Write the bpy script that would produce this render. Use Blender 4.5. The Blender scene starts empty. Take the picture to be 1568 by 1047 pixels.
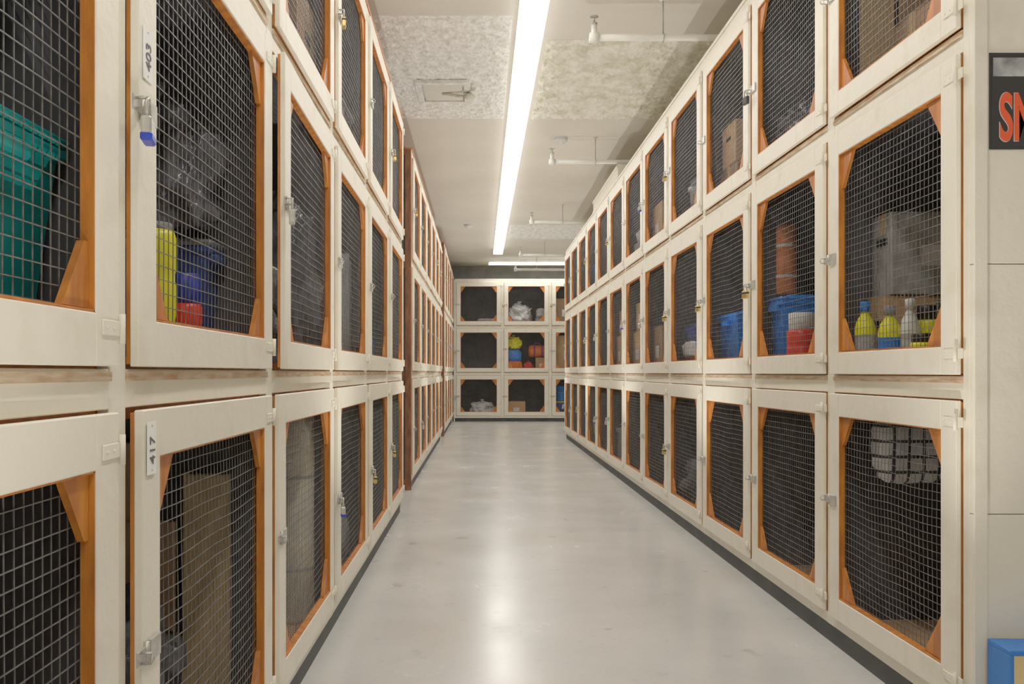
import bpy, bmesh, math, random
from mathutils import Vector, Matrix, noise
random.seed(11)
S=bpy.context.scene
COL=S.collection
PI=math.pi
CH=0.97; CEIL=3.18

# ---------------------------------------------------------------- materials
_m={}
def mat(name,c1,c2=None,rough=.6,metal=0.,scale=6.,bump=0.,bscale=60.,stretch=(1,1,1),emit=0.,detail=5.,lo=.35,hi=.65,coat=0.):
    if name in _m: return _m[name]
    m=bpy.data.materials.new(name); m.use_nodes=True
    nt=m.node_tree; N=nt.nodes; L=nt.links
    b=N['Principled BSDF']
    b.inputs['Roughness'].default_value=rough; b.inputs['Metallic'].default_value=metal
    if coat: b.inputs['Coat Weight'].default_value=coat
    tc=N.new('ShaderNodeTexCoord'); mp=N.new('ShaderNodeMapping')
    mp.inputs['Scale'].default_value=stretch
    L.new(tc.outputs['Object'],mp.inputs['Vector'])
    if c2 is None: c2=tuple(x*.85 for x in c1)
    nz=N.new('ShaderNodeTexNoise'); nz.inputs['Scale'].default_value=scale; nz.inputs['Detail'].default_value=detail
    L.new(mp.outputs[0],nz.inputs['Vector'])
    r=N.new('ShaderNodeValToRGB'); r.color_ramp.elements[0].position=lo; r.color_ramp.elements[1].position=hi
    r.color_ramp.elements[0].color=(*c2,1); r.color_ramp.elements[1].color=(*c1,1)
    L.new(nz.outputs['Fac'],r.inputs['Fac']); L.new(r.outputs['Color'],b.inputs['Base Color'])
    if bump:
        n2=N.new('ShaderNodeTexNoise'); n2.inputs['Scale'].default_value=bscale; n2.inputs['Detail'].default_value=4
        L.new(mp.outputs[0],n2.inputs['Vector'])
        bp=N.new('ShaderNodeBump'); bp.inputs['Strength'].default_value=bump; bp.inputs['Distance'].default_value=.02
        L.new(n2.outputs['Fac'],bp.inputs['Height']); L.new(bp.outputs[0],b.inputs['Normal'])
    if emit:
        b.inputs['Emission Color'].default_value=(1,.955,.88,1); b.inputs['Emission Strength'].default_value=emit
    _m[name]=m; return m

PAINT=mat('cream_painted_wood',(.89,.83,.69),(.78,.70,.55),rough=.45,scale=6,bump=.12,bscale=30,stretch=(1,1,1),detail=9,lo=.28,hi=.47)
RAW=mat('raw_orange_wood',(.68,.21,.018),(.40,.105,.010),rough=.5,scale=9,stretch=(4,4,1))
BROWN=mat('brown_stained_wood',(.26,.085,.022),(.12,.035,.01),rough=.6,scale=8,stretch=(3,3,1))
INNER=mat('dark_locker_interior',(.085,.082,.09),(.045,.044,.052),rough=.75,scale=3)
SHELF=mat('plywood_shelf',(.62,.38,.20),(.42,.23,.11),rough=.7,scale=5,stretch=(1,6,1))
PLYEDGE=mat('plywood_edge',(.74,.60,.42),(.5,.28,.13),rough=.7,scale=12,stretch=(1,1,8))
PLINTH=mat('rubber_plinth',(.045,.047,.05),(.02,.02,.024),rough=.6)
WIRE=mat('galvanised_wire',(.20,.19,.18),(.09,.09,.085),rough=.42,metal=.4,scale=20)
STEEL=mat('hasp_steel',(.62,.60,.54),(.42,.40,.36),rough=.38,metal=.55,scale=30)
BRASS=mat('padlock_brass',(.72,.52,.16),(.5,.35,.1),rough=.3,metal=.8)
PBLUE=mat('padlock_blue',(.01,.04,.5),rough=.4)
BLACK=mat('black_plastic',(.012,.012,.014),(.007,.007,.008),rough=.35)
BAGB=mat('black_bag_film',(.11,.11,.13),(.035,.035,.045),rough=.14,scale=9,bump=1.,bscale=13)
BAGW=mat('white_bag_film',(.75,.75,.75),(.5,.51,.53),rough=.35,scale=9,bump=.5,bscale=14)
CARD=mat('cardboard',(.62,.37,.17),(.50,.29,.13),rough=.8,scale=4)
CARDD=mat('cardboard_dark',(.42,.25,.14),(.31,.18,.095),rough=.8,scale=4)
TAPE=mat('packing_tape',(.60,.42,.20),rough=.3)
WHITE=mat('white_plastic',(.85,.85,.83),rough=.4)
RED=mat('red_plastic',(.88,.03,.012),rough=.3)
ORANGE=mat('orange_fabric',(.88,.17,.01),rough=.6)
YELLOW=mat('yellow_plastic',(.90,.84,.01),(.82,.76,.01),rough=.3)
BLUE=mat('blue_plastic',(.01,.20,.80),rough=.35)
DBLUE=mat('navy_plastic',(.03,.06,.26),rough=.45)
TEAL=mat('teal_plastic',(.008,.34,.32),(.006,.24,.24),rough=.35)
GREEN=mat('green_plastic',(.04,.22,.07),rough=.4)
GREY=mat('grey_plastic',(.28,.29,.31),rough=.5)
LGREY=mat('light_grey_fabric',(.52,.51,.50),(.36,.35,.34),rough=.9,scale=18,bump=.4)
PINK=mat('pink_fabric',(.82,.09,.22),rough=.8)
CREAM=mat('cream_fabric',(.84,.78,.62),(.66,.60,.46),rough=.9,scale=12,bump=.3)
PURPLE=mat('purple_fabric',(.17,.06,.36),rough=.8)
OLIVE=mat('olive_fabric',(.17,.17,.07),rough=.9,bump=.4)
RUST=mat('rust_canvas',(.50,.13,.03),(.34,.08,.02),rough=.9,scale=14,bump=.4)

# ---------------------------------------------------------------- builder
class MB:
    def __init__(s): s.v=[];s.f=[];s.mi=[];s.sm=[];s.mats=[]
    def _mi(s,m):
        if m not in s.mats: s.mats.append(m)
        return s.mats.index(m)
    def add(s,vs,fs,m,smooth=False,M=None):
        o=len(s.v)
        if M is not None: vs=[M@Vector(p) for p in vs]
        s.v+= [tuple(p) for p in vs]; k=s._mi(m)
        for f in fs: s.f.append([o+i for i in f]); s.mi.append(k); s.sm.append(smooth)
    def box(s,x0,x1,y0,y1,z0,z1,m,bev=0,M=None):
        if bev:
            bm=bmesh.new(); bmesh.ops.create_cube(bm,size=1)
            for v in bm.verts: v.co=Vector(((x0+x1)/2+v.co.x*(x1-x0),(y0+y1)/2+v.co.y*(y1-y0),(z0+z1)/2+v.co.z*(z1-z0)))
            bmesh.ops.bevel(bm,geom=bm.edges[:],offset=bev,segments=1,affect='EDGES')
            bm.verts.index_update()
            s.add([v.co.copy() for v in bm.verts],[[v.index for v in f.verts] for f in bm.faces],m,False,M); bm.free(); return
        vs=[(x,y,z) for x in(x0,x1) for y in(y0,y1) for z in(z0,z1)]
        s.add(vs,[(0,1,3,2),(4,6,7,5),(0,4,5,1),(2,3,7,6),(0,2,6,4),(1,5,7,3)],m,False,M)
    def lathe(s,prof,m,c=(0,0,0),seg=18,sx=1,sy=1,M=None,caps=True):
        vs=[];fs=[]
        for r,z in prof:
            for i in range(seg):
                a=2*PI*i/seg; vs.append((c[0]+r*sx*math.cos(a),c[1]+r*sy*math.sin(a),c[2]+z))
        for j in range(len(prof)-1):
            for i in range(seg):
                k=(i+1)%seg; fs.append((j*seg+i,j*seg+k,(j+1)*seg+k,(j+1)*seg+i))
        if caps:
            fs.append(tuple(range(seg-1,-1,-1))); n=(len(prof)-1)*seg; fs.append(tuple(n+i for i in range(seg)))
        s.add(vs,fs,m,True,M)
    def tube(s,pts,r,m,seg=6,M=None,smooth=True):
        pts=[Vector(p) for p in pts]; vs=[];fs=[]
        for j,p in enumerate(pts):
            d=(pts[min(j+1,len(pts)-1)]-pts[max(j-1,0)]).normalized()
            up=Vector((0,0,1)) if abs(d.z)<.9 else Vector((0,1,0))
            a=d.cross(up).normalized(); b=d.cross(a)
            for i in range(seg):
                t=2*PI*i/seg+PI/4; vs.append(p+a*math.cos(t)*r+b*math.sin(t)*r)
        for j in range(len(pts)-1):
            for i in range(seg):
                k=(i+1)%seg; fs.append((j*seg+i,j*seg+k,(j+1)*seg+k,(j+1)*seg+i))
        fs.append(tuple(range(seg))); n=(len(pts)-1)*seg; fs.append(tuple(n+i for i in range(seg-1,-1,-1)))
        s.add(vs,fs,m,smooth,M)
    def blob(s,c,r,m,amp=.15,freq=3,seed=0,e=1.,flat=None,sub=4):
        bm=bmesh.new(); bmesh.ops.create_icosphere(bm,subdivisions=sub,radius=1)
        for v in bm.verts:
            n=v.co.normalized()
            q=Vector([math.copysign(abs(t)**e,t) for t in n])
            d=1+amp*noise.noise(n*freq+Vector((seed*3.1,seed,0)))+amp*.5*noise.noise(n*freq*2.7+Vector((seed,0,seed)))
            p=Vector((q.x*r[0]*d,q.y*r[1]*d,q.z*r[2]*d))
            if flat is not None and p.z<-flat: p.z=-flat
            v.co=Vector(c)+p
        bm.verts.index_update()
        s.add([v.co.copy() for v in bm.verts],[[v.index for v in f.verts] for f in bm.faces],m,True); bm.free()
    def mesh(s,name):
        me=bpy.data.meshes.new(name); me.from_pydata(s.v,[],s.f)
        for m in s.mats: me.materials.append(m)
        me.polygons.foreach_set('material_index',s.mi); me.polygons.foreach_set('use_smooth',s.sm)
        me.update()
        bm=bmesh.new(); bm.from_mesh(me); bmesh.ops.recalc_face_normals(bm,faces=bm.faces[:]); bm.to_mesh(me); bm.free()
        return me
def obj(name,me,loc=(0,0,0),rz=0,parent=None,rx=0,ry=0):
    o=bpy.data.objects.new(name,me); COL.objects.link(o); o.location=loc; o.rotation_euler=(rx,ry,rz)
    if parent: o.parent=parent
    return o
def text(name,body,size,m,loc,rot,parent,bold=0.):
    c=bpy.data.curves.new(name,'FONT'); c.body=body; c.size=size; c.extrude=.0008; c.offset=bold
    c.materials.append(m); o=bpy.data.objects.new(name,c); COL.objects.link(o)
    o.location=loc; o.rotation_euler=rot; o.parent=parent; return o

# ---------------------------------------------------------------- doors
WT=.00105; CELL=.0235
def build_door(w,h,var):
    b=MB(); st=.078; t0,t1=-.016,.018
    YB=.005
    def board(x0,x1,z0,z1):
        b.box(x0,x1,t0,t0+.014,z0,z1,PAINT,.0018)
    board(-w,-w+st,0,h); board(-st,0,0,h); board(-w+st,-st,0,st-.004); board(-w+st,-st,h-st,h)
    e=.005
    X0,X1,Z0,Z1=-w+st-e,-st+e,st-.004-e,h-st+e
    ym=t0+.0141
    b.box(-w+.004,X0+2*e,ym,YB,.004,h-.004,RAW); b.box(X1-2*e,-.004,ym,YB,.004,h-.004,RAW)
    b.box(X0+2*e,X1-2*e,ym,YB,.004,Z0+2*e,RAW); b.box(X0+2*e,X1-2*e,ym,YB,Z1-2*e,h-.004,RAW)
    for (a,c) in ((-w+st,1),(-st,-1)):
        b.box(min(a,a+c*.003),max(a,a+c*.003),t0+.0025,t0+.0141,st-.004,h-st,RAW)
    b.box(-w+st,-st,t0+.0025,t0+.0141,h-st-.003,h-st,RAW)
    b.box(-w+st,-st,t0+.0025,t0+.0141,st-.004,st,RAW)
    g=.088
    xa,xb,za,zb=-w+st+e,-st-e,st+.002,h-st-e
    for cx,cz,dx,dz in((xa,za,1,1),(xb,za,-1,1),(xa,zb,1,-1),(xb,zb,-1,-1)):
        gg=g*(.85+.3*random.random())
        tri=[(cx,cz),(cx+dx*gg,cz),(cx+dx*.012,cz+dz*gg*1.2),(cx,cz+dz*gg*1.2)]
        vs=[(p[0],y,p[1]) for y in(-.006,.0045) for p in tri]
        b.add(vs,[(0,1,2,3),(7,6,5,4),(0,1,5,4),(1,2,6,5),(2,3,7,6),(3,0,4,7)],RAW)
    rnd=random.Random(var*17+int(w*100))
    A=[.001,.002,.003,.0045][var%4]; ph=rnd.random()*6; bul=[.002,.005,-.005,.008][var%4]
    x0,x1,z0,z1=-w+st-.004,-st+.004,st-.008,h-st+.004
    def P(x,z,o=0):
        u=(x-x0)/(x1-x0); v=(z-z0)/(z1-z0); k=math.sin(PI*u)*math.sin(PI*v)
        return (x+A*k*math.sin(v*9+ph+u*3), .0085+o-bul*k, z+A*k*math.sin(u*11+ph*2+v*4)-A*k)
    nx=int((x1-x0)/CELL); nz=int((z1-z0)/CELL); seg=10
    for i in range(nx+1):
        x=x0+(i+.5)*CELL
        if x>x1: break
        b.tube([P(x,z0+(z1-z0)*j/seg) for j in range(seg+1)],WT,WIRE,4,smooth=False)
    for i in range(nz+1):
        z=z0+(i+.5)*CELL
        if z>z1: break
        b.tube([P(x0+(x1-x0)*j/seg,z,-.0018) for j in range(seg+1)],WT,WIRE,4,smooth=False)
    for hz in(.055,h-.055):
        b.box(-.062,-.004,t0-.003,t0,hz-.011,hz+.011,PAINT,.001)
        b.box(.004,.026,t0+.001,t0+.005,hz-.013,hz+.013,PAINT,.001)
        b.tube([(.001,t0-.004,hz-.022),(.001,t0-.004,hz+.022)],.005,PAINT,8)
        for sx in(-.05,-.025): b.lathe([(.003,0),(.002,.0015)],PAINT,(0,0,0),8,M=Matrix.Translation((sx,t0-.003,hz))@Matrix.Rotation(PI/2,4,'X'))
    hz=h*.5+(.02 if var%2 else -.015)
    b.box(-w-.034,-w+.045,t0-.005,t0-.002,hz-.012,hz+.012,STEEL,.001)
    b.box(-w+.018,-w+.062,t0-.007,t0-.001,hz-.018,hz+.018,STEEL,.001)
    b.tube([(-w+.006,t0-.004,hz-.018),(-w+.006,t0-.004,hz+.018)],.005,STEEL,8)
    b.tube([(-w-.02,t0-.004,hz-.008),(-w-.02,t0-.02,hz-.008),(-w-.02,t0-.024,hz),(-w-.02,t0-.02,hz+.008),(-w-.02,t0-.004,hz+.008)],.0025,STEEL,8)
    return b.mesh('locker_door')
_doors={}
def door_mesh(w,h,var):
    k=(round(w,3),round(h,3),var)
    if k not in _doors: _doors[k]=build_door(w,h,var)
    return _doors[k]
_pl={}
def padlock_mesh(kind):
    if kind in _pl: return _pl[kind]
    bm={'brass':BRASS,'steel':STEEL,'black':BLACK,'blue':STEEL}[kind]; b=MB()
    b.box(-.021,.021,-.008,.008,-.055,-.02,bm,.003)
    if kind=='blue': b.box(-.022,.022,-.009,.009,-.058,-.044,PBLUE,.003)
    if kind=='brass': b.box(-.0215,.0215,-.0085,.0085,-.034,-.026,BLACK,.001)
    b.tube([(-.013,0,-.02),(-.013,0,-.002)]+[(-.013*math.cos(t),0,-.002+.013*math.sin(t)) for t in[PI*k/8 for k in range(1,9)]]+[(.013,0,-.02)],.0032,STEEL,8)
    _pl[kind]=b.mesh('padlock'); return _pl[kind]

# ---------------------------------------------------------------- locker bank
BANKS={}
def bank(key,origin,rz,n,W,zb,depth=.92,x_end0='paint',x_end1='paint',top_trim=None,ajar={},locks={},vars_={}):
    E=bpy.data.objects.new('storage_locker_bank',None); COL.objects.link(E); E.location=origin; E.rotation_euler=(0,0,rz)
    Lx=n*W; b=MB(); f=.03
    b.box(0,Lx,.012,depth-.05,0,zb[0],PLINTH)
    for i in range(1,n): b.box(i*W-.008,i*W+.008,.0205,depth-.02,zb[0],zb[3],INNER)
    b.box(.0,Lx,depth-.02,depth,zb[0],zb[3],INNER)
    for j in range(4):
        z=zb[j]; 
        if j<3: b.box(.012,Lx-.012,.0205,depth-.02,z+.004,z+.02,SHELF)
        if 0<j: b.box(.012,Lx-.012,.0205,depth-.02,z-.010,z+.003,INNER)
    for i in range(n+1):
        x=i*W; a=max(x-f,0); c=min(x+f,Lx)
        if i==0:a,c=0,f
        b.box(a,c,0,.02,zb[0],zb[3],PAINT,.0015)
    for i in range(n):
        a=i*W+f; c=(i+1)*W-f
        for j in range(4):
            z=zb[j]
            z0,z1=(z,z+.04) if j==0 else ((z-.05,z) if j==3 else (z-f,z+f))
            b.box(a,c,.001,.0195,z0,z1,PAINT,.0015)
            if j in(1,2): b.box(a,c,-.004,.001,z+.012,z+.026,PLYEDGE)
        # door stops behind the gaps
        b.box(a-.01,a+.02,.0206,.030,zb[0]+.02,zb[3]-.011,RAW); b.box(c-.02,c+.01,.0206,.030,zb[0]+.02,zb[3]-.011,RAW)
        for j in range(3):
            za=zb[j]+(.04 if j==0 else f); zc=zb[j+1]-(.05 if j==2 else f)
            b.box(a+.02,c-.02,.0206,.030,za-.008,za+.02,RAW); b.box(a+.02,c-.02,.0206,.030,zc-.02,zc+.008,RAW)
    for which,kind in((0,x_end0),(1,x_end1)):
        xa,xb=(-.018,0) if which==0 else (Lx,Lx+.018)
        if kind=='paint':
            cuts=[0,zb[1]-.32,1.245,2.10,zb[3]]
            for q in range(4): b.box(xa,xb,0,depth,cuts[q]+.0012,cuts[q+1]-.0012,PAINT,.0012)
            xo=(xa-.006,xa) if which==0 else (xb,xb+.006)
            b.box(xo[0],xo[1],0,.034,.0,zb[3],PAINT,.0015)
        else:
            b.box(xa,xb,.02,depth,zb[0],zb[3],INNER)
            xo=(xa-.02,xa) if which==0 else (xb,xb+.02)
            for yy in(0,depth*.5,depth-.05): b.box(xo[0],xo[1],yy,yy+.05,0,zb[3],BROWN,.002)
            for z in zb: b.box(xo[0]+.002,xo[1]-.001,.05,depth*.5,max(0,z-.05),z+.02,BROWN,.002)
            b.box(xa,xb,0,.02,0,zb[3],RAW)
    b.box(0,Lx,-.004,depth,zb[3],zb[3]+.018,top_trim or PAINT)
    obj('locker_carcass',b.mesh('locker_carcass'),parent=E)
    k=0
    for i in range(n):
        for j in range(3):
            w=W-2*f-.008
            z0=zb[j]+(.044 if j==0 else f+.004); z1=zb[j+1]-(.054 if j==2 else f+.004)
            var=vars_.get((i,j),random.choice([0,0,1,2]))
            d=obj('locker_door_%d'%k,door_mesh(w,z1-z0,var),(i*W+f+.004+w,0,z0),ajar.get((i,j),random.random()*.008),E); k+=1
            kk=locks[(i,j)] if (i,j) in locks else (random.choice(['brass','steel','black','brass','blue']) if random.random()<.5 else None)
            if kk:
                hz=(z1-z0)*.5+(.02 if var%2 else -.015)
                obj('padlock_part_%d'%k,padlock_mesh(kk),(-w-.02,-.038,hz-.004),.2,d)
    BANKS[key]=dict(E=E,o=Vector(origin),rz=rz,n=n,W=W,zb=zb,depth=depth)
    return E
def b2w(key,x,y):
    B=BANKS[key]; c,s=math.cos(B['rz']),math.sin(B['rz'])
    return (B['o'].x+c*x-s*y,B['o'].y+s*x+c*y)

ZB=[.07,.93,1.83,2.72]
XR=1.25; XL=-.55
RY0=2.29; WR=.905; NR=12
bank('R',(XR,RY0+NR*WR,0),-PI/2,NR,WR,ZB,locks={(11,0):None,(10,0):None,(11,1):None,(8,2):'brass',(7,0):None},vars_={(11,0):3,(11,1):0,(10,1):0,(11,2):1})
WL=.973
bank('L1',(XL,.384,0),PI/2,6,WL,[.07,.945,1.85,2.74],top_trim=RAW,ajar={(2,1):.020,(1,0):.010,(1,1):.003,(2,0):.004},locks={(1,1):'blue',(1,0):None,(2,1):'steel',(2,0):None,(4,0):'brass'},vars_={(1,0):3,(1,1):0,(0,1):0,(0,0):0,(2,1):1})
bank('L2',(-.573,7.41,0),PI/2,6,.92,[.07,.95,1.88,2.81],x_end0='wood',top_trim=RAW)
bank('L3',(-.555,13.6,0),PI/2,4,1.0,[.07,.95,1.90,2.93],x_end0='wood',top_trim=RAW)
bank('B',(-.51,17.7,0),0,3,.942,[.07,.945,1.87,2.80],depth=.88)

# ---------------------------------------------------------------- room
def simple(name,boxes):
    b=MB()
    for q in boxes: b.box(*q)
    return obj(name,b.mesh(name))
FLOOR=mat('polished_concrete',(.63,.622,.598),(.54,.53,.505),rough=.4,scale=1.7,detail=10,lo=.32,hi=.62)
nt=FLOOR.node_tree; nz=nt.nodes.new('ShaderNodeTexNoise'); nz.inputs['Scale'].default_value=2.3; nz.inputs['Detail'].default_value=8
tc=nt.nodes.new('ShaderNodeTexCoord'); nt.links.new(tc.outputs['Object'],nz.inputs['Vector'])
mr=nt.nodes.new('ShaderNodeMapRange'); mr.inputs['To Min'].default_value=.12; mr.inputs['To Max'].default_value=.36
nt.links.new(nz.outputs['Fac'],mr.inputs['Value']); nt.links.new(mr.outputs[0],nt.nodes['Principled BSDF'].inputs['Roughness'])
base_link=nt.nodes['Principled BSDF'].inputs['Base Color'].links[0].from_socket
def stain(scale,lo,hi,col,fac,stretch,src):
    mp=nt.nodes.new('ShaderNodeMapping'); mp.inputs['Scale'].default_value=stretch; nt.links.new(tc.outputs['Object'],mp.inputs['Vector'])
    n=nt.nodes.new('ShaderNodeTexNoise'); n.inputs['Scale'].default_value=scale; n.inputs['Detail'].default_value=6; nt.links.new(mp.outputs[0],n.inputs['Vector'])
    m=nt.nodes.new('ShaderNodeMapRange'); m.inputs['From Min'].default_value=lo; m.inputs['From Max'].default_value=hi; m.inputs['To Max'].default_value=fac
    nt.links.new(n.outputs['Fac'],m.inputs['Value'])
    x=nt.nodes.new('ShaderNodeMix'); x.data_type='RGBA'; x.inputs['B'].default_value=(*col,1)
    nt.links.new(m.outputs[0],x.inputs['Factor']); nt.links.new(src,x.inputs['A']); return x.outputs['Result']
s1=stain(.9,.54,.68,(.64,.54,.40),.5,(1,.6,1),base_link)
s2=stain(6,.65,.72,(.30,.27,.23),.5,(1,1,1),s1)
s3=stain(.8,.50,.72,(.74,.74,.73),.4,(1.3,.5,1),s2)
s4=stain(38,.60,.72,(.42,.40,.37),.35,(1,1,1),s3)
nt.links.new(s4,nt.nodes['Principled BSDF'].inputs['Base Color'])
WALL=mat('painted_wall',(.72,.70,.64),(.66,.63,.57),rough=.7,bump=.1,bscale=40)
WALLG=mat('grey_block_wall',(.26,.26,.25),(.20,.20,.195),rough=.8,bump=.2)
simple('floor',[(-3.2,3.2,-4,18.8,-.1,0,FLOOR)])
simple('wall_left',[(-3.3,-3.2,-4,18.8,0,CEIL,WALL)])
simple('wall_right',[(2.36,2.46,2.3,18.8,0,CEIL,WALL)])
simple('wall_side',[(2.6,2.7,-4,2.2,0,CEIL,WALL),(2.36,2.7,2.2,2.3,0,CEIL,WALL)])
simple('wall_back',[(-3.2,2.36,18.62,18.72,0,CEIL,WALLG)])
simple('wall_front',[(-3.2,2.7,-4.1,-4,0,CEIL,WALL)])
CE=mat('smooth_ceiling',(.76,.71,.62),(.66,.61,.515),rough=.8,scale=.9,bump=.15,bscale=22,detail=8,lo=.3,hi=.7)
CP=mat('popcorn_ceiling',(.94,.92,.87),(.76,.73,.66),rough=.85,scale=16,bump=.7,bscale=45,lo=.38,hi=.58)
CY=mat('stained_popcorn_ceiling',(.93,.90,.78),(.68,.63,.46),rough=.85,scale=9,bump=.9,bscale=40,lo=.34,hi=.60)
xs=[-3.3,-.80,.20,.44,2.7]; ys=[-4.1,5.55,5.95,7.8,13.4,14.8,18.8]
b=MB()
for i in range(4):
    for j in range(6):
        m=CE
        if i==1 and j in(1,2): m=CP
        if i==3 and j==2: m=CY
        if i==3 and j==4: m=CP
        b.box(xs[i],xs[i+1],ys[j],ys[j+1],CEIL,CEIL+.1,m)
obj('ceiling',b.mesh('ceiling'))
def popcorn(name,x0,x1,y0,y1,m,seed,amp):
    n=160; bm=bmesh.new(); g=[]
    for i in range(n+1):
        for j in range(n+1):
            x=x0+(x1-x0)*i/n; y=y0+(y1-y0)*j/n
            e=min(i,j,n-i,n-j)/n
            d=.001+ (0 if e==0 else amp*max(0,noise.noise(Vector((x*18,y*18,seed)))+.8*noise.noise(Vector((x*41,y*41,seed)))+.12))
            g.append(bm.verts.new((x,y,CEIL-d)))
    for i in range(n):
        for j in range(n):
            a=i*(n+1)+j; f=bm.faces.new((g[a],g[a+1],g[a+n+2],g[a+n+1])); f.smooth=True
    me=bpy.data.meshes.new(name); bm.to_mesh(me); bm.free(); me.materials.append(m)
    return obj(name,me)
popcorn('trim_1',-.80,.20,5.6,7.8,CP,1,.014)
popcorn('trim_2',.44,1.9,5.95,7.8,CY,2,.026)
popcorn('trim_4',.44,1.9,13.4,14.8,CP,3,.016)
b=MB(); b.box(1.27,2.2,8.3,10.1,2.74,2.90,PAINT,.004); b.box(1.262,1.27,8.3,10.1,2.75,2.775,PAINT); b.box(1.262,1.27,8.3,10.1,2.865,2.89,PAINT)
obj('trim_3',b.mesh('trim_3'))
b=MB()
dz0,dz1=CEIL-.034,CEIL-.006
b.box(-.50,-.08,6.74,6.79,dz0,dz1,CP,.003); b.box(-.50,-.08,7.21,7.26,dz0,dz1,CP,.003)
b.box(-.50,-.45,6.79,7.21,dz0,dz1,CP,.003); b.box(-.13,-.08,6.79,7.21,dz0,dz1,CP,.003)
b.box(-.44,-.14,6.80,7.20,CEIL-.026,CEIL-.006,CE,.002)
b.tube([(-.3,7.0,CEIL-.03),(-.14,6.98,CEIL-.06),(-.09,6.97,CEIL-.07)],.012,CY,8)
b.lathe([(.03,0),(.05,.012),(.045,.03),(.02,.045)],CY,(-.085,6.97,CEIL-.085),14)
b.tube([(-.085,6.97,CEIL-.03),(-.05,6.8,CEIL-.06)],.014,CY,8)
obj('ceiling_access_panel',b.mesh('ceiling_access_panel'))
def detector(x,y):
    b=MB(); b.lathe([(.065,.05),(.068,.03),(.055,.012),(.03,.004),(.028,0)],WHITE,(0,0,0),24)
    b.lathe([(.075,.05),(.075,.058)],WHITE,(0,0,0),24); b.lathe([(.006,-.003),(.006,.004)],RED,(.03,0,.006),8)
    obj('smoke_detector',b.mesh('smoke_detector'),(x,y,CEIL-.058))
detector(-.18,13.4); detector(.75,8.44)

PIPE=mat('painted_pipe',(.90,.87,.79),rough=.4)
def pipe(y):
    b=MB(); zp=2.95
    b.tube([(.66,y,zp),(2.18,y,zp)],.020,PIPE,14)
    b.tube([(.645,y,zp),(.70,y,zp)],.029,PIPE,14)
    b.tube([(.672,y,zp),(.672,y,zp+.075)],.017,PIPE,12)
    b.lathe([(.012,0),(.02,.006),(.02,.012),(.006,.02),(.006,.045),(.026,.047),(.026,.05)],STEEL,(.672,y,zp+.075),12)
    for hx in(1.08,1.9):
        b.tube([(hx,y,zp+.02),(hx,y,CEIL)],.0045,STEEL,8)
        b.tube([(hx,y+.026*math.cos(t),zp+.026*math.sin(t)) for t in[2*PI*k/14 for k in range(15)]],.004,STEEL,6)
        b.lathe([(.022,0),(.022,.012)],PIPE,(hx,y,CEIL-.012),12)
    b.lathe([(.05,0),(.05,.03)],PIPE,(0,0,0),16,M=Matrix.Translation((2.19,y,zp))@Matrix.Rotation(PI/2,4,'Y'))
    obj('sprinkler_pipe',b.mesh('sprinkler_pipe'))
for y in(5.3,8.43,11.8,15.1,17.3): pipe(y)

EMIT=mat('lit_diffuser',(.95,.95,.92),(.95,.95,.92),rough=.4,emit=9.5)
EMITS=mat('lit_lens_side',(.95,.95,.92),(.95,.95,.92),rough=.4,emit=1.3)
HOUS=mat('fixture_enamel',(.88,.88,.85),rough=.35)
def strip(x0,x1,y0,y1,along):
    b=MB(); zb_=CEIL-.10; L=(y1-y0) if along=='y' else (x1-x0); n=max(1,round(L/2.44))
    e=.02; zt=zb_+.03
    b.box(x0+e,x1-e,y0+e,y1-e,zt,CEIL-.001,HOUS)
    for k in range(n):
        if along=='y': a=y0+L*k/n+.002; c=y0+L*(k+1)/n-.002; p0,p1=x0,x1
        else: a=x0+L*k/n+.002; c=x0+L*(k+1)/n-.002; p0,p1=y0,y1
        pr=[(p0,zt),(p0,zb_+.008),(p0+.008,zb_),(p1-.008,zb_),(p1,zb_+.008),(p1,zt)]
        vs=[]
        for t in(a,c):
            for (p,z) in pr: vs.append((p,t,z) if along=='y' else (t,p,z))
        b.add(vs,[(2,3,9,8)],EMIT)
        b.add(vs,[(0,1,7,6),(1,2,8,7),(3,4,10,9),(4,5,11,10),(5,0,6,11),(0,1,2,3,4,5),(11,10,9,8,7,6)],EMITS)
    for q in (0,1):
        if along=='y': yy=(y0-.006,y0+.002) if q==0 else (y1-.002,y1+.006); b.box(x0-.002,x1+.002,yy[0],yy[1],zb_-.002,zt+.002,HOUS,.001)
        else: xx=(x0-.006,x0+.002) if q==0 else (x1-.002,x1+.006); b.box(xx[0],xx[1],y0-.002,y1+.002,zb_-.002,zt+.002,HOUS,.001)
    obj('fluorescent_strip_light',b.mesh('fluorescent_strip_light'))
strip(.225,.394,-3.6,16.0,'y')
strip(.155,2.15,17.42,17.58,'x')

# added upward spots without any fixture, unseen, to brighten the ceiling
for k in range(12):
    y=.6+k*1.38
    l=bpy.data.lights.new('added_ceiling_fill','SPOT'); l.energy=26; l.spot_size=math.radians(112); l.spot_blend=1.0; l.shadow_soft_size=0.0; l.color=(1,.95,.86)
    o=bpy.data.objects.new('added_ceiling_fill',l); COL.objects.link(o); o.location=(.78 if k%2 else 0.0,y,.12); o.rotation_euler=(PI,0,0)

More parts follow.
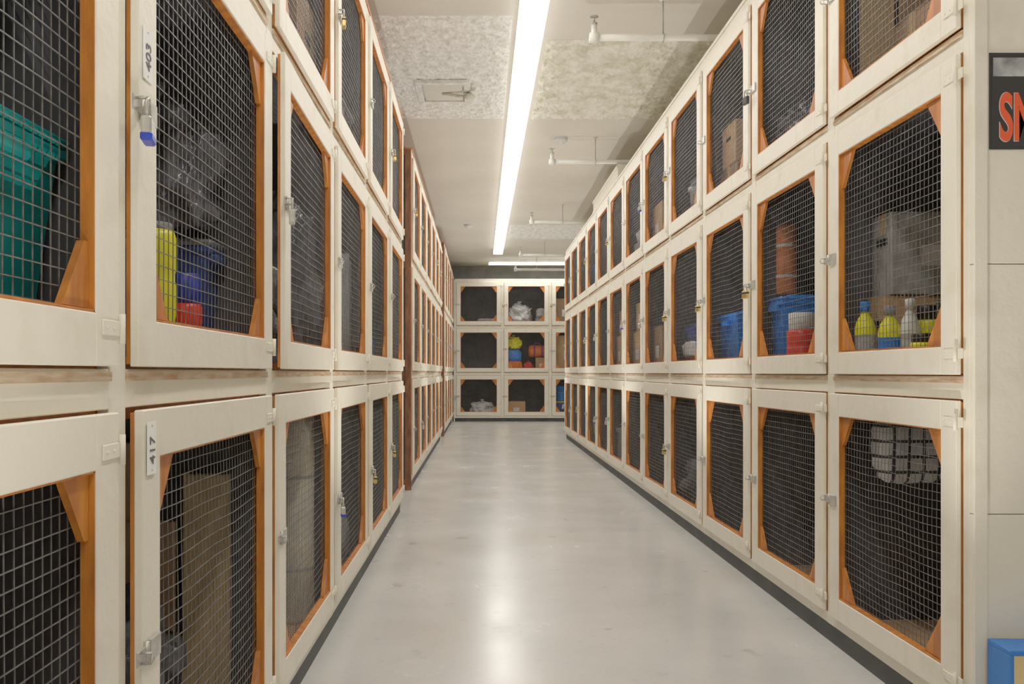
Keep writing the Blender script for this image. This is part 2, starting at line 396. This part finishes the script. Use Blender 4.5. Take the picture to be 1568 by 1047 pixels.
# ---------------------------------------------------------------- contents
_it={}
def cached(k,fn):
    if k not in _it: _it[k]=fn()
    return _it[k]
def m_tote(w,d,h,m,lid):
    def fn():
        b=MB(); t=.86
        vs=[];
        for (s_,z) in((t,0),(1,h*.93),(1,h*.93)): vs+=[(-w/2*s_,-d/2*s_,z),(w/2*s_,-d/2*s_,z),(w/2*s_,d/2*s_,z),(-w/2*s_,d/2*s_,z)]
        fs=[(3,2,1,0)]+[(i,(i+1)%4,4+(i+1)%4,4+i) for i in range(4)]+[(4,5,6,7)]
        b.add(vs[:8],fs,m)
        b.box(-w/2-.01,w/2+.01,-d/2-.01,d/2+.01,h*.87,h*.93,m,.005)
        b.box(-w/2-.014,w/2+.014,-d/2-.014,d/2+.014,h*.93,h*.97,lid,.006); b.box(-w/2+.03,w/2-.03,-d/2+.03,d/2-.03,h*.97,h,lid,.006)
        for sx in(-1,1): b.box(sx*w/2-.022,sx*w/2+.022,-.05,.05,h*.80,h*.87,m,.005)
        for k in range(5):
            x=-w*.36+k*w*.18
            b.box(x-.008,x+.008,-d/2*.975,-d/2*.9,h*.12,h*.8,m,.002); b.box(x-.008,x+.008,d/2*.9,d/2*.975,h*.12,h*.8,m,.002)
        return b.mesh('storage_tote')
    return cached(('tote',w,d,h,m.name,lid.name),fn)
def m_box(w,d,h,m):
    def fn():
        b=MB(); b.box(-w/2,w/2,-d/2,d/2,0,h-.004,m,.003)
        b.box(-w/2,w/2,-d/2,-.001,h-.004,h,m); b.box(-w/2,w/2,.001,d/2,h-.004,h,m)
        b.box(-w/2-.001,w/2+.001,-.025,.025,h-.07,h+.001,TAPE)
        for s_ in(-1,1): b.box(s_*w/2-.002,s_*w/2+.002,-.04,.04,h*.62,h*.70,BLACK)
        b.box(-w*.2,w*.15,-d/2-.001,-d/2,h*.35,h*.6,WHITE); b.box(-w*.2,w*.15,d/2,d/2+.001,h*.35,h*.6,WHITE)
        return b.mesh('cardboard_box')
    return cached(('box',w,d,h,m.name),fn)
def m_bottle(r,h,m,cap,label=None,handle=False):
    def fn():
        b=MB()
        b.lathe([(r*.9,0),(r,h*.03),(r,h*.2),(r*.93,h*.3),(r*.93,h*.5),(r,h*.62),(r*.8,h*.74),(r*.38,h*.84),(r*.36,h*.88)],m,seg=20,sy=.8)
        b.lathe([(r*.46,h*.87),(r*.46,h*.98),(r*.40,h)],cap,seg=16)
        if label: b.lathe([(r*1.01,h*.3),(r*.965,h*.33),(r*.965,h*.52),(r*1.0,h*.56)],label,seg=20,sy=.82,caps=False)
        if handle: b.tube([(r*.35,0,h*.84),(r*1.15,0,h*.80),(r*1.25,0,h*.6),(r*.95,0,h*.45)],r*.16,m,8)
        return b.mesh('bottle')
    return cached(('bot',r,h,m.name,cap.name,label.name if label else 0,handle),fn)
def m_canister(r,h,m,cap,capf):
    def fn():
        b=MB(); hb=h*(1-capf)
        b.lathe([(r*.93,0),(r,.008),(r,hb*.3),(r*.95,hb*.33),(r*.95,hb*.38),(r,hb*.41),(r,hb*.62),(r*.95,hb*.65),(r*.95,hb*.70),(r,hb*.73),(r,hb*.95),(r*.9,hb)],m,seg=24)
        b.lathe([(r*.86,hb),(r*.86,h*.99),(r*.8,h)],cap,seg=24)
        for k in range(16):
            t=2*PI*k/16; b.box(-.0015,.0015,r*.85,r*.88,hb+.004,h*.97,cap,M=Matrix.Rotation(t,4,'Z'))
        return b.mesh('canister')
    return cached(('can',r,h,m.name,cap.name,capf),fn)
def m_spray(m,cap):
    def fn():
        b=MB(); b.lathe([(.04,0),(.045,.01),(.045,.13),(.036,.155),(.016,.185),(.014,.2)],m,seg=18,sy=.7)
        b.lathe([(.018,.195),(.018,.22)],cap,seg=14)
        b.box(-.05,.03,-.013,.013,.22,.25,cap,.004); b.box(-.065,-.05,-.008,.008,.228,.244,cap,.002)
        b.tube([(-.03,0,.222),(-.045,0,.195),(-.042,0,.17)],.005,cap,6)
        b.lathe([(.0458,.04),(.0458,.12)],WHITE,seg=18,sy=.72,caps=False)
        return b.mesh('spray_bottle')
    return cached(('spray',m.name,cap.name),fn)
def m_bag(r,h,m,seed):
    def fn():
        b=MB(); b.blob((0,0,h*.42),(r,r*.85,h*.44),m,amp=.32,freq=2.6,seed=seed,e=.8,flat=h*.42,sub=5)
        b.lathe([(r*.25,h*.74),(r*.08,h*.86),(r*.06,h*.9),(r*.16,h*.96),(r*.22,h)],m,seg=9)
        return b.mesh('garbage_bag')
    return cached(('bag',r,h,m.name,seed),fn)
def m_bucket(m):
    def fn():
        b=MB(); b.lathe([(.115,0),(.12,.01),(.14,.27),(.15,.272),(.15,.295),(.14,.3),(.132,.29),(.112,.02)],m,seg=24,caps=False)
        b.lathe([(.11,.0),(.11,.02)],m,seg=24)
        b.tube([(.15*math.cos(t),-.15*math.sin(t)*.99-.004,.27-.10*math.sin(t)) for t in[PI*k/12 for k in range(13)]],.003,STEEL,6)
        return b.mesh('bucket')
    return cached(('bucket',m.name),fn)
def m_pile(w,d,h,ms,seed=1):
    def fn():
        b=MB(); n=len(ms)
        for i,m in enumerate(ms):
            hh=h/n; b.blob((.012*math.sin(i*5+seed),.01*math.cos(i*3),hh*(i+.5)),(w/2*(.96-.05*(i%2)),d/2*.95,hh*.56),m,amp=.10,freq=2.2,seed=seed+i,e=.45,flat=hh*.5,sub=4)
        return b.mesh('folded_blankets')
    return cached(('pile',w,d,h,tuple(x.name for x in ms),seed),fn)
def m_duffel(w,r,m,strap):
    def fn():
        b=MB(); M=Matrix.Translation((-w/2,0,r*.9))@Matrix.Rotation(PI/2,4,'Y')
        b.lathe([(r*.6,0),(r*.92,.02),(r,.06),(r*1.02,w/2),(r,w-.06),(r*.92,w-.02),(r*.6,w)],m,seg=22,sx=.9,M=M)
        for x in(-w*.22,w*.22):
            b.lathe([(r*1.03,0),(r*1.03,.03)],strap,seg=22,sx=.91,M=Matrix.Translation((x,0,r*.9))@Matrix.Rotation(PI/2,4,'Y'))
        b.tube([(-w*.2,0,r*1.75),(-w*.12,.0,r*2.2),(w*.14,0,r*2.2),(w*.23,0,r*1.75)],.01,strap,8)
        b.box(-w*.4,w*.4,-.006,.006,r*1.77,r*1.83,BLACK)
        return b.mesh('duffel_bag')
    return cached(('duf',w,r,m.name,strap.name),fn)
def m_suitcase(w,d,h,m):
    def fn():
        b=MB(); b.box(-w/2,w/2,-d/2,d/2,.03,h,m,.025)
        for k in range(4): x=-w*.33+k*w*.22; b.box(x-.01,x+.01,-d/2-.004,-d/2+.01,.07,h-.05,m,.002)
        b.box(-w/2-.002,w/2+.002,-.005,.005,.032,h+.002,STEEL)
        b.tube([(-.06,0,h-.002),(-.06,0,h+.03),(.06,0,h+.03),(.06,0,h-.002)],.008,BLACK,8)
        for sx in(-1,1):
            for sy in(-1,1): b.tube([(sx*w*.4-.01,sy*d*.3,.02),(sx*w*.4+.01,sy*d*.3,.02)],.02,BLACK,10)
        return b.mesh('suitcase')
    return cached(('suit',w,d,h,m.name),fn)
def m_roll(r,h,m):
    def fn():
        b=MB()
        b.lathe([(r*.97,0),(r,.01),(r*.99,h*.5),(r,h-.01),(r*.95,h)],m,seg=22)
        for q in(.75,.5,.25): b.lathe([(r*q,h),(r*q,h+.006),(r*(q-.1),h+.006),(r*(q-.1),h)],m,seg=22,caps=False)
        for z in(h*.25,h*.7): b.lathe([(r*1.02,z),(r*1.02,z+.012)],LGREY,seg=22,caps=False)
        return b.mesh('rolled_rug')
    return cached(('roll',r,h,m.name),fn)
def m_fan():
    def fn():
        b=MB(); b.lathe([(.13,0),(.13,.015),(.03,.03),(.018,.05),(.018,.2)],GREY,seg=20)
        M=Matrix.Translation((0,0,.36))@Matrix.Rotation(PI/2,4,'X')
        b.lathe([(.05,-.05),(.06,0),(.05,.04)],LGREY,seg=16,M=M)
        for r in(.06,.09,.12,.15,.165):
            b.tube([(r*math.cos(t),-.05+.02*(r>.15),.36+r*math.sin(t)) for t in[2*PI*k/24 for k in range(25)]],.0026,STEEL,5)
        for k in range(16):
            t=2*PI*k/16; b.tube([(.05*math.cos(t),-.05,.36+.05*math.sin(t)),(.165*math.cos(t),-.035,.36+.165*math.sin(t))],.0022,STEEL,5)
        for k in range(4):
            t=PI/2*k; c,s_=math.cos(t),math.sin(t)
            b.add([(0,0,.36),(.14*c-.05*s_,-.02,.36+.14*s_+.05*c),(.145*c+.04*s_,.02,.36+.145*s_-.04*c)],[(0,1,2)],LGREY)
        return b.mesh('desk_fan')
    return cached('fan',fn)
def put(name,me,x,y,z,rz=0): return obj(name,me,(x,y,z+.0005),rz)
SH=.02
zm=.945+SH; zlo=.07+SH; zt=1.85+SH
put('storage_tote',m_tote(.54,.34,.36,TEAL,TEAL),-.895,1.155,zm,0)
put('garbage_bag',m_bag(.15,.22,BAGB,3),-.86,1.10,zm+.362)
put('detergent_canister',m_canister(.048,.33,YELLOW,GREY,.05),-.715,1.955,zm,.3)
put('detergent_canister',m_canister(.041,.235,RED,PBLUE,.3),-.695,2.10,zm,.2)
put('storage_tote',m_tote(.38,.12,.34,DBLUE,GREY),-.86,2.255,zm)
put('garbage_bag',m_bag(.15,.36,BAGB,8),-.79,2.18,zm+.343)
put('garbage_bag',m_bag(.18,.72,BAGB,5),-.765,3.08,zm)
put('garbage_bag',m_bag(.14,.5,BAGB,6),-.78,2.72,zm)
put('suitcase',m_suitcase(.36,.24,.55,GREY),-.79,4.13,zm)
put('duffel_bag',m_duffel(.40,.13,BLUE,BLACK),-.81,5.08,zm)
put('cardboard_box',m_box(.38,.35,.38,CARD),-.79,6.02,zm)
def planks():
    b=MB()
    b.box(-.28,-.16,-.02,0,0,.62,TAPE,.003); b.box(-.14,.28,-.014,0,0,.50,CARDD,.003); b.box(-.05,.05,-.034,-.018,0,.70,SHELF,.003)
    return b.mesh('stacked_wooden_boards')
PLK=planks()
put('stacked_wooden_boards',PLK,-.92,2.28,zlo,PI)
put('garbage_bag',m_bag(.16,.42,BAGB,9),-.87,2.05,zlo)
put('rolled_rug',m_roll(.075,.72,CREAM),-.67,3.20,zlo)
put('suitcase',m_suitcase(.34,.25,.55,DBLUE),-.95,3.05,zlo)
put('duffel_bag',m_duffel(.40,.14,GREY,BLACK),-.81,4.08,zlo)
put('garbage_bag',m_bag(.16,.40,BAGB,2),-.78,5.05,zlo)
put('storage_tote',m_tote(.38,.34,.32,BLUE,GREY),-.80,6.02,zlo)
put('garbage_bag',m_bag(.21,.4,BAGB,4),-.88,1.08,zlo)
put('cardboard_box',m_box(.38,.35,.38,CARDD),-.79,3.1,zt)
put('folded_blankets',m_pile(.38,.34,.3,[GREY,DBLUE,OLIVE],5),-.80,2.12,zt)
put('storage_tote',m_tote(.36,.34,.32,GREY,BLACK),-.79,4.08,zt)
put('garbage_bag',m_bag(.18,.45,BAGB,7),-.79,5.08,zt)
zm=.93+SH; zt=1.83+SH
put('cardboard_box',m_box(.38,.13,.28,CARD),1.56,3.105,zm)
GREYB=mat('grey_printed_carton',(.42,.41,.39),(.25,.24,.23),rough=.8,scale=16)
put('cardboard_box',m_box(.34,.14,.28,GREYB),1.56,3.10,zm+.283)
bt=[(1.310,3.05,m_bottle(.036,.26,YELLOW,BLUE,LGREY)),(1.352,2.96,m_bottle(.040,.24,YELLOW,GREY,BLUE)),(1.405,2.93,m_bottle(.036,.26,WHITE,WHITE,LGREY)),
    (1.475,2.96,m_canister(.038,.24,YELLOW,BLACK,.2)),(1.462,2.84,m_spray(YELLOW,BLACK)),(1.56,2.95,m_bottle(.045,.29,YELLOW,BLACK,BLACK)),
    (1.57,2.80,m_spray(WHITE,BLACK)),(1.66,2.92,m_bottle(.045,.26,BLUE,WHITE,YELLOW)),(1.37,2.78,m_canister(.034,.14,YELLOW,BLACK,.2))]
for i,(x,y,me) in enumerate(bt): put('cleaning_spray_bottle' if 'spray' in me.name else 'detergent_bottle',me,x,y,zm,.3*i)
put('storage_tote',m_tote(.18,.16,.36,BLUE,BLUE),1.40,3.965,zm)
put('rolled_tarp',m_roll(.045,.30,RUST),1.355,3.965,zm+.362)
put('detergent_jug',m_canister(.060,.27,RED,WHITE,.27),1.350,3.77,zm,-.6)
put('storage_tote',m_tote(.22,.26,.28,GREY,GREEN),1.60,3.90,zm)
put('storage_tote',m_tote(.30,.36,.34,BLUE,BLUE),1.475,4.80,zm)
PLAID=mat('plaid_fabric',(.85,.85,.85),(.03,.03,.04),rough=.9,scale=22,detail=1,lo=.48,hi=.52)
pn=PLAID.node_tree; pc=pn.nodes.new('ShaderNodeTexCoord'); outs=[]
for ax in('X','Z'):
    wv=pn.nodes.new('ShaderNodeTexWave'); wv.bands_direction=ax; wv.inputs['Scale'].default_value=6; pn.links.new(pc.outputs['Object'],wv.inputs['Vector'])
    g=pn.nodes.new('ShaderNodeMath'); g.operation='GREATER_THAN'; g.inputs[1].default_value=.90; pn.links.new(wv.outputs['Fac'],g.inputs[0]); outs.append(g.outputs[0])
mx=pn.nodes.new('ShaderNodeMath'); mx.operation='MAXIMUM'; pn.links.new(outs[0],mx.inputs[0]); pn.links.new(outs[1],mx.inputs[1])
mi=pn.nodes.new('ShaderNodeMix'); mi.data_type='RGBA'; mi.inputs['A'].default_value=(.82,.82,.84,1); mi.inputs['B'].default_value=(.05,.05,.06,1)
pn.links.new(mx.outputs[0],mi.inputs['Factor']); pn.links.new(mi.outputs['Result'],pn.nodes['Principled BSDF'].inputs['Base Color'])
def hangbag():
    b=MB(); b.blob((0,0,-.21),(.12,.05,.12),PLAID,amp=.12,freq=2,seed=3,e=.5,sub=4)
    for sx in(-.07,.07): b.tube([(sx,0,-.10),(sx*.6,0,-.05),(0,0,-.018)],.006,BLACK,6)
    b.tube([(0,0,0),(0,0,-.02),(.01,0,-.03),(0,0,-.036),(-.01,0,-.028)],.003,STEEL,6)
    return b.mesh('hanging_plaid_bag')
obj('hanging_plaid_bag',hangbag(),(1.475,3.08,.9195),.05)
put('backpack',m_pile(.30,.2,.3,[BLACK,DBLUE],4),1.78,2.95,zlo)
put('garbage_bag',m_bag(.15,.30,BAGB,11),1.62,3.92,zlo)
put('desk_fan',m_fan(),1.47,4.75,zlo,.9)
put('garbage_bag',m_bag(.18,.40,BAGB,12),1.48,5.68,zlo)
put('stacked_wooden_boards',PLK,1.62,3.175,zt)
put('cardboard_box',m_box(.4,.26,.30,CARDD),1.62,2.95,zt)
put('garbage_bag',m_bag(.17,.34,BAGB,13),1.48,3.88,zt)
put('cardboard_box',m_box(.34,.32,.22,CARDD),1.5,4.80,zt)
put('cardboard_box',m_box(.26,.26,.22,CARD),1.46,4.80,zt+.223)
zr=[.07+SH,.945+SH,1.87+SH]
put('folded_blankets',m_pile(.42,.34,.15,[WHITE,LGREY],2),.12,18.0,zr[2])
put('garbage_bag',m_bag(.22,.34,BAGW,4),.03,18.0,zr[0])
put('garbage_bag',m_bag(.22,.50,BAGW,5),.78,18.0,zr[2]); put('folded_blankets',m_pile(.22,.3,.35,[GREY,LGREY],4),1.21,18.0,zr[2])
put('cardboard_box',m_box(.34,.32,.30,CARD),.72,17.98,zr[0])
put('backpack',m_pile(.34,.26,.22,[ORANGE],7),.66,17.92,zr[1]); put('backpack',m_pile(.3,.26,.22,[BLUE],8),.66,17.94,zr[1]+.23)
put('shopping_bag',m_bag(.15,.28,YELLOW,15),.66,17.95,zr[1]+.47); put('cardboard_box',m_box(.22,.26,.30,CARD),1.21,17.95,zr[1])
put('duffel_bag',m_duffel(.34,.13,ORANGE,PURPLE),1.13,17.95,zr[1]+.31); put('shopping_bag',m_bag(.09,.24,RED,16),.955,17.95,zr[1])
put('cardboard_box',m_box(.6,.4,.74,CARD),1.78,18.05,zr[1])
put('storage_tote',m_tote(.35,.34,.3,DBLUE,YELLOW),1.62,18.0,zr[0]); put('bucket',m_bucket(BLUE),1.62,18.0,zr[0]+.305)
put('cardboard_box',m_box(.5,.4,.55,CARDD),1.72,18.05,zr[2])
def fill(key,i,j):
    B=BANKS[key]; W=B['W']; z=B['zb'][j]+SH
    slots=random.choice([[.30],[.23,.63],[.23,.65],[.22,.63]])
    for s_ in slots:
        if random.random()<.08: continue
        single=len(slots)==1
        w=.46 if single else .34
        t=random.choice(['tote','box','bag','pile','duffel','suit','bottles','box','bag','bucket','pile'])
        y=.225; sx=s_ if key=='R' else 1-s_
        lx=(i+sx)*W; wx,wy=b2w(key,lx,y); rz=B['rz']
        if t=='tote':
            put('storage_tote',m_tote(w,.34,random.choice([.3,.36]),random.choice([BLUE,GREY,TEAL,BLUE,GREY]),random.choice([GREY,BLUE,WHITE])),wx,wy,z,rz)
        elif t=='box':
            m=random.choice([CARD,CARDD,CARD]); h=random.choice([.28,.36]); put('cardboard_box',m_box(w,.34,h,m),wx,wy,z,rz)
            if random.random()<.5: put('cardboard_box',m_box(w-.06,.3,.24,random.choice([CARD,CARDD])),wx,wy,z+h+.002,rz)
        elif t=='bag': put('garbage_bag',m_bag(w*.40,random.choice([.4,.6]),random.choice([BAGB,BAGB,BAGB,BAGW]),random.randint(0,3)),wx,wy,z,rz)
        elif t=='pile': put('folded_blankets',m_pile(w,.34,.32,random.choice([(GREY,BLUE,LGREY),(PINK,GREY,WHITE),(OLIVE,CREAM),(RED,WHITE,DBLUE)]),random.randint(0,2)),wx,wy,z,rz)
        elif t=='duffel': put('duffel_bag',m_duffel(w,.15,random.choice([DBLUE,GREY,RED,PURPLE]),random.choice([BLACK,GREY])),wx,wy,z,rz)
        elif t=='suit': put('suitcase',m_suitcase(w,.24,.55 if not single else .4,random.choice([GREY,DBLUE,GREY,RED])),wx,wy,z,rz)
        elif t=='bucket': put('bucket',m_bucket(random.choice([BLUE,WHITE,ORANGE])),wx,wy,z,rz)
        else:
            for q in(-.09,.04): 
                ax,ay=b2w(key,lx+q,y-.1); put('detergent_bottle',m_bottle(.05,.27,random.choice([YELLOW,RED,WHITE,BLUE]),random.choice([WHITE,BLUE,RED]),None),ax,ay,z,rz)
for j in range(3):
    for i in range(12):
        yy=12-1-i
        if yy<=2 : continue
        if yy==3 and j==0: continue
        if random.random()<.92: fill('R',i,j)
    for i in range(6):
        if random.random()<.85: fill('L2',i,j)
    for i in range(4):
        if random.random()<.8: fill('L3',i,j)

# ---------------------------------------------------------------- sign, tags, box
INKR=mat('sign_orange_red',(.95,.09,.02),(.9,.08,.02),rough=.4)
SIGNB=mat('sign_black_gloss',(.010,.010,.012),(.008,.008,.010),rough=.12,coat=.5)
b=MB(); b.box(0,.36,-.002,0,0,.245,SIGNB,.0006)
for q in((.006,.354,.236,.2385),(.006,.354,.0065,.009),(.006,.0085,.009,.236),(.3515,.354,.009,.236)): b.box(q[0],q[1],-.0026,-.002,q[2],q[3],SIGNB)
b.box(.01,.35,-.0026,-.002,.185,.232,mat('sign_painted_glare',(.55,.55,.56),(.03,.03,.035),rough=.25,scale=14))  # white glare across the sign's top, painted as a pale mottled band
sg=obj('no_smoking_sign',b.mesh('no_smoking_sign'),(1.289,RY0-.0185,.97+.565))
text('sign_letters_outline','SMOKING',.165,WHITE,(.024,-.0035,.025),(PI/2,0,0),sg,.0055).scale=(.46,1,1)
text('sign_letters','SMOKING',.165,INKR,(.024,-.0055,.025),(PI/2,0,0),sg,.0042).scale=(.46,1,1)
PAPER=mat('paper_tag',(.97,.97,.95),(.94,.94,.92),rough=.7)
ER=Matrix(((0,0,1),(0,-1,0),(1,0,0))).to_euler()
def tag(x,y,z,s):
    b=MB(); b.box(0,.0012,-.019,.019,-.042,.042,PAPER,.0003)
    for (yy,zz) in((0,.035),(0,-.035)): b.lathe([(.002,0),(.0015,.001)],STEEL,seg=8,M=Matrix.Translation((.0012,yy,zz))@Matrix.Rotation(PI/2,4,'Y'))
    t=obj('locker_number_tag',b.mesh('locker_number_tag'),(x,y,z))
    text('tag_digits',s,.030,mat('tag_ink',(.10,.10,.11),rough=.6),(.0016,.011,-.026),ER,t,0)
tag(XL+.0195,1.425,1.475,'403'); tag(XL+.0265,1.423,.85,'417'); tag(XL+.0175,2.395,1.50,'404')
BT=mat('blue_tape',(.02,.20,.72),rough=.5)
b=MB(); b.box(-.2,.2,-.05,.05,0,.30,mat('kraft_yellow',(.82,.60,.27),(.72,.51,.22),rough=.7),.006)
b.box(-.202,.202,-.052,.052,.289,.302,BT,.002); b.box(-.202,-.192,-.052,.052,.0,.290,BT,.002); b.box(-.03,.02,-.052,.052,.0,.288,BT,.002)
obj('taped_cardboard_package',b.mesh('taped_cardboard_package'),(1.475,2.195,.0),-.03)

# ---------------------------------------------------------------- world, camera
w=bpy.data.worlds.new('World'); S.world=w; w.use_nodes=True
w.node_tree.nodes['Background'].inputs[0].default_value=(.9,.93,1,1); w.node_tree.nodes['Background'].inputs[1].default_value=.5
cd=bpy.data.cameras.new('Camera'); cd.sensor_width=36; cd.lens=1371/1568*36
cd.shift_x=48/1568; cd.shift_y=46.5/1568; cd.clip_start=.05
cam=bpy.data.objects.new('Camera',cd); COL.objects.link(cam); cam.location=(0,0,CH); cam.rotation_euler=(PI/2,0,0); S.camera=cam
S.view_settings.view_transform='Standard'
S.view_settings.exposure=.6
S.view_settings.gamma=1.35
